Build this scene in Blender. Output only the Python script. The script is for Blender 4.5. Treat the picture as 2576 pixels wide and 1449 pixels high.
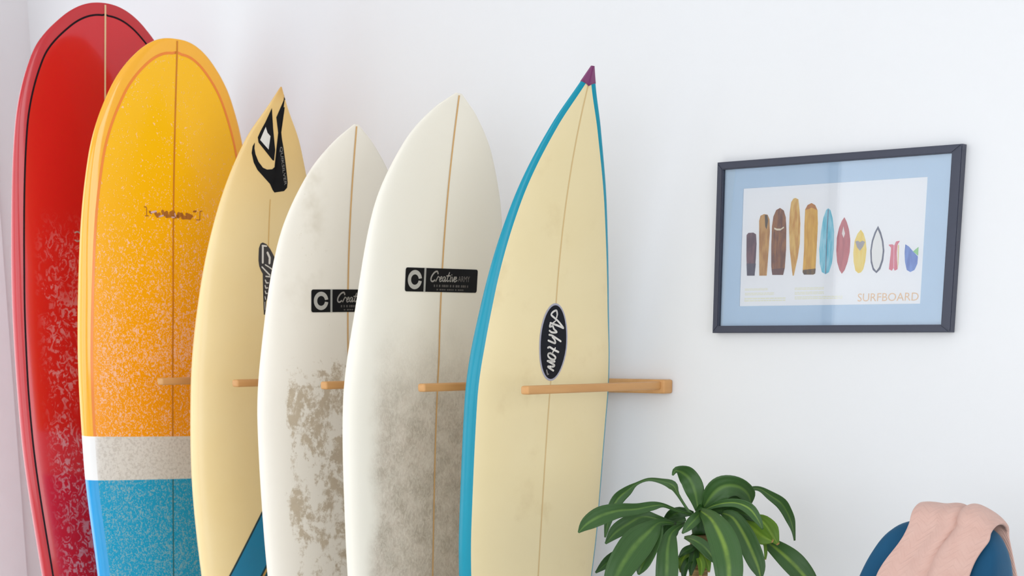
import bpy, bmesh, math, random
import numpy as np
from mathutils import Vector, Matrix

# ------------------------------------------------------------------ camera, world, light, exposure
SC = bpy.context.scene
COL = SC.collection
for o in list(bpy.data.objects):
    bpy.data.objects.remove(o)
R = math.radians

cam_d = bpy.data.cameras.new('camera')
cam = bpy.data.objects.new('camera', cam_d)
COL.objects.link(cam)
YAW, PITCH = 0.6868, 0.2591
cam.location = (4.386, -3.15, 1.30)
cam.rotation_euler = (math.pi / 2 - PITCH, 0, YAW)
cam_d.sensor_fit = 'HORIZONTAL'
cam_d.sensor_width = 36.0
cam_d.lens = 4200.0 / 2576.0 * 36.0
cam_d.shift_y = (1966.8 - 724.5) / 2576.0
cam_d.clip_start = 0.05
cam_d.dof.use_dof = True
cam_d.dof.focus_distance = 3.15
cam_d.dof.aperture_fstop = 10.0
SC.camera = cam

W = bpy.data.worlds.new('overcast_sky')
SC.world = W
W.use_nodes = True
W.node_tree.nodes['Background'].inputs[0].default_value = (0.86, 0.93, 1.0, 1)
W.node_tree.nodes['Background'].inputs[1].default_value = 1.6

RX, RY, RZ = 6.2, -4.73, 2.9

def area_light(name, loc, rot, sx, sy, power, color):
    d = bpy.data.lights.new(name, 'AREA')
    d.shape = 'RECTANGLE'
    d.size, d.size_y = sx, sy
    d.energy = power
    d.color = color
    o = bpy.data.objects.new(name, d)
    o.location = loc
    o.rotation_euler = rot
    COL.objects.link(o)
    return o

# daylight coming in through the window of the left wall and the window of the front wall; right-wall and ceiling lamps are added fill
area_light('window_and_fill_light', (-0.09, -1.35, 1.35), (0, R(-90), 0), 2.2, 2.4, 12.5, (0.945, 0.965, 1.0))
area_light('window_and_fill_light', (1.37, RY - .06, 1.45), (R(90), 0, 0), 2.7, 2.1, 24, (0.95, 0.965, 1.0))
area_light('window_and_fill_light', (4.18, RY - .06, 1.45), (R(90), 0, 0), 2.6, 2.1, 25, (0.95, 0.965, 1.0))
area_light('added_ceiling_fill', (5.0, -3.1, 2.86), (0, 0, 0), 2.2, 2.2, 6, (0.97, 0.98, 1.0))  # unseen ceiling panel, added as fill for the board decks
area_light('window_and_fill_light', (RX + .06, -2.6, 1.45), (0, R(90), 0), 2.1, 2.6, 39, (0.945, 0.965, 1.0))  # fill light added on the right, standing in an added window

SC.view_settings.view_transform = 'Standard'
SC.view_settings.look = 'None'
SC.view_settings.gamma = 1.0
SC.view_settings.use_curve_mapping = False
SC.view_settings.exposure = -0.06

# ------------------------------------------------------------------ helpers
def lin(c):
    if isinstance(c, str):
        c = c.lstrip('#')
        c = [int(c[i:i + 2], 16) / 255 for i in (0, 2, 4)]
        c = [x / 12.92 if x <= .04045 else ((x + .055) / 1.055) ** 2.4 for x in c]
    return (c[0], c[1], c[2], 1.0)

class NT:
    """small node-tree helper"""
    def __init__(s, name, rough=.5, spec=.5, coat=0., base='#808080'):
        s.m = bpy.data.materials.new(name)
        s.m.use_nodes = True
        s.t = s.m.node_tree
        s.b = s.t.nodes['Principled BSDF']
        s.b.inputs['Roughness'].default_value = rough
        s.b.inputs['Specular IOR Level'].default_value = spec
        s.b.inputs['Coat Weight'].default_value = coat
        s.b.inputs['Coat Roughness'].default_value = .06
        s.b.inputs['Base Color'].default_value = lin(base)
    def n(s, typ, **kw):
        nd = s.t.nodes.new(typ)
        for k, v in kw.items():
            setattr(nd, k, v)
        return nd
    def put(s, sock, v):
        if hasattr(v, 'is_linked'):
            s.t.links.new(v, sock)
        elif isinstance(v, str):
            sock.default_value = lin(v)
        else:
            sock.default_value = v
    def math(s, op, a, b=0., clamp=False):
        nd = s.n('ShaderNodeMath', operation=op, use_clamp=clamp)
        s.put(nd.inputs[0], a)
        s.put(nd.inputs[1], b)
        return nd.outputs[0]
    def mix(s, f, a, b):
        nd = s.n('ShaderNodeMix', data_type='RGBA')
        s.put(nd.inputs[0], f)
        s.put(nd.inputs[6], a)
        s.put(nd.inputs[7], b)
        return nd.outputs[2]
    def ramp(s, f, lo, hi, a=0., b=1.):
        nd = s.n('ShaderNodeMapRange', interpolation_type='SMOOTHSTEP')
        s.put(nd.inputs[0], f)
        for i, v in enumerate((lo, hi, a, b)):
            nd.inputs[i + 1].default_value = v
        return nd.outputs[0]
    def coords(s, scale=(1, 1, 1), rot=(0, 0, 0)):
        tc = s.n('ShaderNodeTexCoord')
        mp = s.n('ShaderNodeMapping')
        s.t.links.new(tc.outputs['Object'], mp.inputs[0])
        mp.inputs['Scale'].default_value = scale
        mp.inputs['Rotation'].default_value = rot
        return mp.outputs[0]
    def xyz(s, v):
        nd = s.n('ShaderNodeSeparateXYZ')
        s.t.links.new(v, nd.inputs[0])
        return nd.outputs
    def noise(s, v, scale, detail=4., rough=.55, dist=0.):
        nd = s.n('ShaderNodeTexNoise')
        s.t.links.new(v, nd.inputs['Vector'])
        nd.inputs['Scale'].default_value = scale
        nd.inputs['Detail'].default_value = detail
        nd.inputs['Roughness'].default_value = rough
        nd.inputs['Distortion'].default_value = dist
        return nd.outputs[0]
    def color(s, v):
        s.put(s.b.inputs['Base Color'], v)
        return s
    def bump(s, h, strength=.3, dist=.001):
        nd = s.n('ShaderNodeBump')
        s.put(nd.inputs['Height'], h)
        nd.inputs['Strength'].default_value = strength
        nd.inputs['Distance'].default_value = dist
        s.t.links.new(nd.outputs[0], s.b.inputs['Normal'])
        return s

def plain(name, base, rough=.5, spec=.5, coat=0., vary=.06, scale=18.):
    """plain colour with a faint unevenness"""
    k = NT(name, rough, spec, coat, base)
    n = k.noise(k.coords(), scale, 3.)
    c = lin(base)
    k.color(k.mix(n, tuple(x * (1 - vary) for x in c[:3]) + (1,), tuple(min(1, x * (1 + vary)) for x in c[:3]) + (1,)))
    return k.m

def link(name, mesh, mat=None, parent=None, smooth=True):
    o = bpy.data.objects.new(name, mesh)
    COL.objects.link(o)
    if mat is not None and not mesh.materials:
        mesh.materials.append(mat)
    if parent is not None:
        o.parent = parent
    if smooth:
        for p in mesh.polygons:
            p.use_smooth = True
    return o

def from_bm(name, bm, mat=None, parent=None, smooth=False):
    me = bpy.data.meshes.new(name)
    bm.normal_update()
    bm.to_mesh(me)
    bm.free()
    return link(name, me, mat, parent, smooth)

def from_py(name, v, f, mat=None, parent=None, smooth=True):
    me = bpy.data.meshes.new(name)
    me.from_pydata([tuple(map(float, p)) for p in v], [], f)
    me.update()
    return link(name, me, mat, parent, smooth)

def add_box(bm, lo, hi, bevel=0., seg=2):
    r = bmesh.ops.create_cube(bm, size=1.0)
    vs = r['verts']
    for v in vs:
        v.co = Vector([lo[i] + (v.co[i] + .5) * (hi[i] - lo[i]) for i in range(3)])
    if bevel > 0:
        es = list({e for v in vs for e in v.link_edges})
        bmesh.ops.bevel(bm, geom=es, offset=bevel, segments=seg, affect='EDGES', profile=.5)

def box(name, lo, hi, mat, parent=None, bevel=0., seg=2):
    bm = bmesh.new()
    add_box(bm, lo, hi, bevel, seg)
    return from_bm(name, bm, mat, parent, bevel > 0)

def thing(name, label, cat, loc=(0, 0, 0), group=None):
    o = bpy.data.objects.new(name, None)
    o.empty_display_size = .1
    COL.objects.link(o)
    o.location = loc
    tag(o, label, cat, group)
    return o

def tag(o, label, cat, group=None):
    o['label'] = label
    o['category'] = cat
    if group:
        o['group'] = group
    return o

def structure(o):
    o['kind'] = 'structure'
    return o

def tube(name, pts, radii, mat, parent=None, seg=14, cap=True):
    """swept round bar through points"""
    pts = [Vector(p) for p in pts]
    v, f = [], []
    for i, p in enumerate(pts):
        t = (pts[min(i + 1, len(pts) - 1)] - pts[max(i - 1, 0)]).normalized()
        a = t.cross(Vector((0.31, 0.95, 0.05))).normalized()
        b = t.cross(a)
        for k in range(seg):
            an = 2 * math.pi * k / seg
            v.append(p + (a * math.cos(an) + b * math.sin(an)) * radii[i])
    for i in range(len(pts) - 1):
        for k in range(seg):
            k2 = (k + 1) % seg
            f.append((i * seg + k, i * seg + k2, (i + 1) * seg + k2, (i + 1) * seg + k))
    if cap:
        f.append(tuple(range(seg - 1, -1, -1)))
        f.append(tuple((len(pts) - 1) * seg + k for k in range(seg)))
    return from_py(name, v, f, mat, parent)

def lathe(name, prof, mat, parent=None, seg=40, center=(0, 0, 0)):
    v, f = [], []
    for r, z in prof:
        for k in range(seg):
            a = 2 * math.pi * k / seg
            v.append((center[0] + r * math.cos(a), center[1] + r * math.sin(a), center[2] + z))
    for i in range(len(prof) - 1):
        for k in range(seg):
            k2 = (k + 1) % seg
            f.append((i * seg + k, i * seg + k2, (i + 1) * seg + k2, (i + 1) * seg + k))
    return from_py(name, v, f, mat, parent)

# ------------------------------------------------------------------ measured shapes (metres)
BOARDS = {'red':{'pw':0.5,'xb':0.7,'T':0.0703,'Rt':0.03,'wt':0.09,'N':[0.6449,-0.3398,2.0824],'al':-0.0002,'be':-0.0508,'ps':-0.1374,'Rn':0.1737,'w0':0.0083,'w':[0.1141,0.1873,0.2309,0.2418,0.2466,0.2453,0.2291],'re':1.6729,'n0':0.0976,'te':0.7925,'L':2.0824},'orange':{'pw':0.5,'xb':0.985,'T':0.0654,'Rt':0.03,'wt':0.09,'N':[1.0133,-0.3497,1.987],'al':0.018,'be':0.0499,'ps':-0.1939,'Rn':0.0624,'w0':0.0132,'w':[0.0991,0.1592,0.2111,0.2291,0.2342,0.2227,0.1899],'re':2.5387,'n0':0.1602,'te':0.7202,'L':1.9873},'nat':{'pw':1.0,'xb':1.26,'T':0.057,'Rt':0.03,'wt':0.07,'N':[1.2205,-0.2963,1.8469],'al':-0.0014,'be':-0.0545,'ps':-0.1734,'Rn':0.1719,'w0':0.0015,'w':[0.0245,0.0734,0.1293,0.1702,0.201,0.2159,0.2048],'re':2.6821,'n0':0.05,'te':0.8644,'L':1.8469},'white1':{'pw':1.0,'xb':1.54,'T':0.0599,'Rt':0.03,'wt':0.08,'N':[1.5202,-0.3263,1.7523],'al':-0.0147,'be':-0.0277,'ps':-0.143,'Rn':0.124,'w0':0.0063,'w':[0.0529,0.1153,0.1788,0.2081,0.2279,0.2264,0.2153],'re':2.3216,'n0':0.0493,'te':0.846,'L':1.7525},'white2':{'pw':1.0,'xb':1.83,'T':0.0653,'Rt':0.03,'wt':0.08,'N':[1.8242,-0.3035,1.7996],'al':0.0398,'be':0.0049,'ps':-0.0937,'Rn':0.0901,'w0':0.0094,'w':[0.062,0.1269,0.1874,0.209,0.2325,0.2219,0.1985],'re':2.678,'n0':0.0496,'te':0.8709,'L':1.801},'ashton':{'pw':1.0,'xb':2.12,'T':0.0644,'Rt':0.03,'wt':0.07,'N':[2.1493,-0.2801,1.8294],'al':0.009,'be':0.0631,'ps':-0.177,'Rn':0.1074,'w0':0.0039,'w':[0.0236,0.0652,0.1263,0.1697,0.1966,0.1946,0.1725],'re':3.1443,'n0':0.0481,'te':1.226,'L':1.8295}}
TRIANGLE = [[0.018,1.8027],[0.0085,1.7615],[-0.0031,1.7174],[-0.0027,1.6948],[0.0014,1.6954],[0.0434,1.7304],[0.0465,1.741],[0.0413,1.7535],[0.0304,1.7739]]
ARROW = [[0.029,1.7634],[0.0225,1.7515],[0.0137,1.7451],[0.0238,1.7391],[0.0173,1.7272],[0.0151,1.7172],[0.026,1.7252],[0.0401,1.736],[0.0355,1.7462]]
WAVE = [[-0.0109,1.8317],[-0.0169,1.8219],[-0.008,1.7778],[-0.0184,1.7416],[-0.0252,1.7233],[-0.0333,1.6972],[-0.0405,1.6706],[-0.0453,1.6501],[-0.0447,1.6389],[-0.0369,1.6313],[-0.0103,1.627],[-0.0048,1.6323],[0.0035,1.6447],[0.0209,1.6582],[0.0402,1.6731],[0.0515,1.6882],[0.0588,1.7081],[0.0577,1.722],[0.0529,1.73],[0.0525,1.7176],[0.0484,1.7055],[0.039,1.6904],[0.0258,1.6785],[0.0144,1.6751],[0.0004,1.6766],[-0.0099,1.6849],[-0.0148,1.6962],[-0.0154,1.7088],[-0.0137,1.725],[-0.0064,1.7532],[0.0034,1.7847],[-0.0136,1.8273],[-0.0116,1.8304]]
QTEXT = [[-0.0174,1.7248],[-0.0395,1.6447]]
SCRIPT_BACK = [[0.0268,1.4888],[0.0264,1.5035],[0.0221,1.5139],[0.0161,1.5168],[0.0054,1.5131],[-0.0049,1.5029],[-0.016,1.4872],[-0.0209,1.4749],[-0.0233,1.4626],[-0.025,1.4502],[-0.0126,1.4401],[-0.0064,1.4326],[-0.0049,1.4238],[-0.002,1.4151],[0.0007,1.4026],[0.0025,1.3913],[0.0062,1.3838],[0.0077,1.3649],[0.0104,1.3536],[0.0134,1.3536],[0.0115,1.3775],[0.0115,1.4025],[0.012,1.4274],[0.012,1.4423],[0.0196,1.4533],[0.025,1.4643],[0.0271,1.4766]]
SCRIPT_STROKES = [[0.005,[[0.0159,1.5086],[0.0155,1.4718]]],[0.0036,[[0.0174,1.5097],[0.006,1.5088]]],[0.0055,[[0.0026,1.4942],[-0.0038,1.4832],[-0.0032,1.4709]]],[0.0029,[[0.0083,1.467],[-0.0017,1.4623],[-0.0126,1.4562]]],[0.0034,[[0.0174,1.462],[0.0074,1.4535],[-0.0049,1.4437]]],[0.0029,[[0.0066,1.4411],[-0.0049,1.44]]],[0.0031,[[0.0082,1.4324],[0.0051,1.4262],[-0.0002,1.4263]]],[0.0029,[[0.0087,1.42],[0.0068,1.4144],[0.0014,1.415]]],[0.0026,[[0.0088,1.4075],[0.0069,1.4019],[0.0031,1.4025]]],[0.0022,[[0.0093,1.395],[0.0079,1.3888]]],[0.0012,[[0.0102,1.3825],[0.01,1.3649]]]]
ASHTON = [[0.004,[[-0.0044,1.3518],[-0.0012,1.3598],[0.0074,1.3572],[0.0126,1.3513],[0.0066,1.3468],[-0.0053,1.3401],[-0.0158,1.3323],[-0.0237,1.3254]]],[0.0035,[[-0.0004,1.3603],[-0.0042,1.3541],[-0.0029,1.3459]]],[0.0042,[[-0.0237,1.3249],[-0.0111,1.3286],[0.0021,1.3318],[0.0136,1.3344]]],[0.0028,[[0.0071,1.334],[-0.0006,1.3389]]],[0.004,[[0.0135,1.3327],[0.0147,1.3268],[0.0067,1.3282],[0.003,1.3225],[-0.0056,1.3162],[0.0074,1.3154],[0.0149,1.3187]]],[0.004,[[-0.0183,1.2978],[-0.0048,1.304],[0.0069,1.309],[0.0151,1.3105]]],[0.004,[[0.0059,1.3061],[-0.001,1.3004],[-0.0031,1.294],[0.0043,1.295],[0.0167,1.2988]]],[0.0042,[[-0.0135,1.2759],[0.0001,1.2804],[0.0118,1.2855],[0.0169,1.2842]]],[0.0031,[[-0.0037,1.284],[0.0027,1.2751]]],[0.004,[[0.009,1.2732],[0.0145,1.272],[0.0143,1.2667],[0.0059,1.2615],[-0.0032,1.2604],[-0.0068,1.2646],[0.0004,1.2698],[0.009,1.2732]]],[0.0045,[[-0.0049,1.2563],[0.0053,1.2565],[0.0148,1.2572]]],[0.0042,[[0.0117,1.2562],[0.0015,1.2521],[-0.0051,1.2488],[-0.0028,1.2459],[0.0124,1.2458]]],[0.004,[[0.0124,1.2451],[0.0051,1.2414],[-0.0038,1.2376]]]]
ASHTON_MARK = [[0.0153,1.2383],[0.0118,1.2295],[0.0095,1.2301]]
OVAL = [[[0.0019,1.3734],[0.0006,1.2172]],[[0.0412,1.2795],[-0.0348,1.3132]]]
ORANGE_DARK = [[0.0024,[[0.078,1.6072],[0.0726,1.6064]]],[0.0021,[[0.0718,1.6048],[0.0714,1.5871]]],[0.002,[[0.0754,1.5865],[0.067,1.5871]]],[0.0056,[[0.0634,1.5966],[0.0597,1.5943]]],[0.0077,[[0.0479,1.5945],[0.0427,1.5879],[0.0383,1.5933]]],[0.0077,[[0.0294,1.6003],[0.0264,1.5928],[0.0182,1.5985],[0.0166,1.5897]]],[0.0077,[[0.0189,1.5895],[0.0039,1.5919]]],[0.0084,[[0.0077,1.5974],[0.0002,1.6011],[-0.0021,1.591]]],[0.0077,[[-0.0022,1.5891],[-0.0127,1.5918],[-0.0141,1.5983]]],[0.0077,[[-0.0127,1.5905],[-0.0217,1.5975],[-0.0279,1.5903]]],[0.0084,[[-0.0249,1.5894],[-0.0355,1.5908],[-0.0455,1.5902]]],[0.0063,[[-0.0354,1.5985],[-0.0431,1.5965],[-0.0508,1.5944]]],[0.0042,[[-0.0553,1.6057],[-0.0614,1.6068]]],[0.002,[[-0.073,1.6077],[-0.0785,1.6084]]],[0.002,[[-0.0727,1.6063],[-0.0726,1.5882]]],[0.0018,[[-0.0625,1.5869],[-0.0734,1.5876]]]]
ORANGE_PALE = [[0.0042,[[0.059,1.5956],[0.0472,1.599]]],[0.0035,[[0.0382,1.5875],[0.0278,1.5908]]],[0.0028,[[-0.0036,1.5975],[-0.0052,1.5912]]],[0.0028,[[0.0046,1.5886],[-0.0022,1.5885]]]]
BLUE_LINE = [[0.0532,0.8788],[0.15,0.7413]]
GOLD_LINE = [[0.0459,0.7547],[0.0672,0.7333]]
RING = [[0.087,1.5453]]
FRAME_OUT = [[2.3698,1.6572],[2.9154,1.6563],[2.9176,1.3123],[2.3744,1.3144]]
FRAME_IN = [[2.3848,1.643],[2.8957,1.6405],[2.8982,1.3264],[2.3878,1.3289]]
PRINT = [[2.429,1.6027],[2.8453,1.6025],[2.845,1.3653],[2.4334,1.3697]]
PB = {'plum':[[2.4422,1.5105],[2.4465,1.5146],[2.4586,1.5147],[2.465,1.5111],[2.4671,1.4926],[2.4666,1.4643],[2.4651,1.4287],[2.4467,1.4291],[2.4436,1.4678]],'amber':[[2.4714,1.5376],[2.4743,1.5473],[2.4827,1.5503],[2.4913,1.5485],[2.4961,1.5394],[2.498,1.5141],[2.4968,1.4804],[2.4944,1.4281],[2.4765,1.4285],[2.4738,1.4811]],'walnut':[[2.5026,1.5251],[2.5051,1.5446],[2.5112,1.5568],[2.5201,1.5606],[2.5291,1.5552],[2.5344,1.5419],[2.5369,1.5182],[2.5381,1.4791],[2.5368,1.4426],[2.5335,1.4286],[2.508,1.4292],[2.5045,1.4463],[2.5027,1.4858]],'honey':[[2.5457,1.5705],[2.5504,1.5771],[2.5553,1.5783],[2.5621,1.5752],[2.5657,1.5558],[2.569,1.528],[2.5697,1.4892],[2.5661,1.4615],[2.5615,1.4392],[2.5588,1.4266],[2.5561,1.4267],[2.5516,1.4507],[2.5469,1.4788],[2.5431,1.5207],[2.5433,1.5512]],'gold':[[2.5789,1.5552],[2.5841,1.5632],[2.5931,1.5666],[2.6014,1.5623],[2.6072,1.5525],[2.6095,1.5264],[2.6092,1.4768],[2.6084,1.4297],[2.6042,1.4276],[2.5827,1.4281],[2.5791,1.4332],[2.5802,1.4778],[2.5786,1.5221]],'sky':[[2.6317,1.555],[2.6367,1.5512],[2.6424,1.536],[2.6474,1.5085],[2.6483,1.4756],[2.6456,1.4482],[2.64,1.4317],[2.6321,1.4278],[2.6237,1.4321],[2.6179,1.4489],[2.6154,1.4766],[2.6173,1.5096],[2.6213,1.5369],[2.627,1.5516]],'crimson':[[2.669,1.5362],[2.6749,1.5265],[2.6805,1.5127],[2.6849,1.4908],[2.6846,1.469],[2.6809,1.45],[2.6754,1.435],[2.6693,1.4277],[2.6634,1.4353],[2.6574,1.4506],[2.6543,1.4727],[2.6542,1.4973],[2.6579,1.5163],[2.6636,1.5296]],'yellow':[[2.7069,1.5111],[2.7136,1.5033],[2.7188,1.4896],[2.7217,1.4733],[2.7205,1.4516],[2.7167,1.4354],[2.7123,1.4295],[2.7061,1.428],[2.6994,1.4331],[2.6946,1.4496],[2.6926,1.4688],[2.6945,1.4905],[2.7,1.5038]],'white':[[2.7444,1.5169],[2.7516,1.5046],[2.7576,1.4883],[2.761,1.4694],[2.7597,1.4505],[2.7544,1.4345],[2.7462,1.4271],[2.7379,1.4335],[2.7323,1.4486],[2.7301,1.4703],[2.7323,1.4892],[2.7376,1.5051]],'white_in':[[2.7442,1.5097],[2.7494,1.5007],[2.7546,1.487],[2.7576,1.4695],[2.7564,1.4533],[2.7517,1.4386],[2.7459,1.4314],[2.7399,1.4375],[2.7353,1.4512],[2.7335,1.4702],[2.7356,1.4877],[2.7401,1.501]],'pink':[[2.7692,1.4804],[2.7778,1.4809],[2.7817,1.4781],[2.7852,1.486],[2.7934,1.4871],[2.7887,1.4792],[2.7882,1.4632],[2.7917,1.4335],[2.7857,1.431],[2.7832,1.4364],[2.7795,1.4311],[2.7731,1.434],[2.7747,1.4582],[2.7752,1.4743]],'blue':[[2.8055,1.48],[2.8133,1.4757],[2.8231,1.4661],[2.8337,1.4565],[2.8337,1.4432],[2.8284,1.4313],[2.8196,1.4275],[2.8117,1.4317],[2.807,1.4466],[2.8049,1.4653]],'green':[[2.8231,1.4661],[2.834,1.4743],[2.8342,1.4578]],'walnut_mark':[[2.5084,1.5227],[2.5146,1.5205],[2.5241,1.5201],[2.5306,1.524],[2.5314,1.5212],[2.5232,1.5165],[2.5148,1.5168],[2.5086,1.5193]],'amber_mark':[[2.4845,1.5483],[2.4903,1.548],[2.4929,1.5367],[2.4902,1.52],[2.4866,1.5258]],'gold_cap':[[2.579,1.5538],[2.5841,1.5632],[2.5931,1.5666],[2.6014,1.5623],[2.6065,1.5525],[2.5992,1.5556],[2.5935,1.5578],[2.5868,1.5554]],'gold_foot':[[2.5796,1.4374],[2.6092,1.4394],[2.6084,1.4297],[2.6042,1.4276],[2.5827,1.4281],[2.5791,1.4332]],'plum_foot':[[2.4446,1.4535],[2.4671,1.4529],[2.4651,1.4287],[2.4467,1.4291]],'walnut_foot':[[2.5054,1.4406],[2.5368,1.4426],[2.5335,1.4286],[2.508,1.4292]],'sky_line':[[2.6308,1.5528],[2.6331,1.5527],[2.6322,1.5036],[2.6336,1.4291],[2.6314,1.4292],[2.6306,1.5036]],'crimson_mark':[[2.6677,1.5186],[2.6723,1.5048],[2.6696,1.4968],[2.6653,1.5051]],'yellow_heart':[[2.6962,1.489],[2.7018,1.4902],[2.7064,1.4873],[2.7119,1.4899],[2.7177,1.4875],[2.7141,1.479],[2.7073,1.471],[2.7006,1.478]],'pink_line':[[2.7805,1.4781],[2.7823,1.4781],[2.7844,1.4364],[2.7828,1.4364]],'pink_edge':[[2.7896,1.4792],[2.7921,1.4791],[2.7931,1.4442],[2.792,1.4335]]}
PTEXT = [[2.7077,1.3738],[2.8405,1.3868]]
PBLOCKS = [[[2.4425,1.4034],[2.4979,1.4029],[2.4981,1.3981],[2.4427,1.3985]],[[2.4429,1.3947],[2.5137,1.3944],[2.5139,1.3887],[2.4431,1.3889]],[[2.4422,1.3846],[2.5413,1.3843],[2.5418,1.3752],[2.4426,1.376]],[[2.5623,1.4032],[2.6302,1.4028],[2.6305,1.3972],[2.5626,1.3975]],[[2.5627,1.3947],[2.6306,1.3944],[2.631,1.388],[2.563,1.3885]],[[2.5632,1.3857],[2.6734,1.3851],[2.6737,1.3785],[2.5635,1.3789]]]
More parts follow.
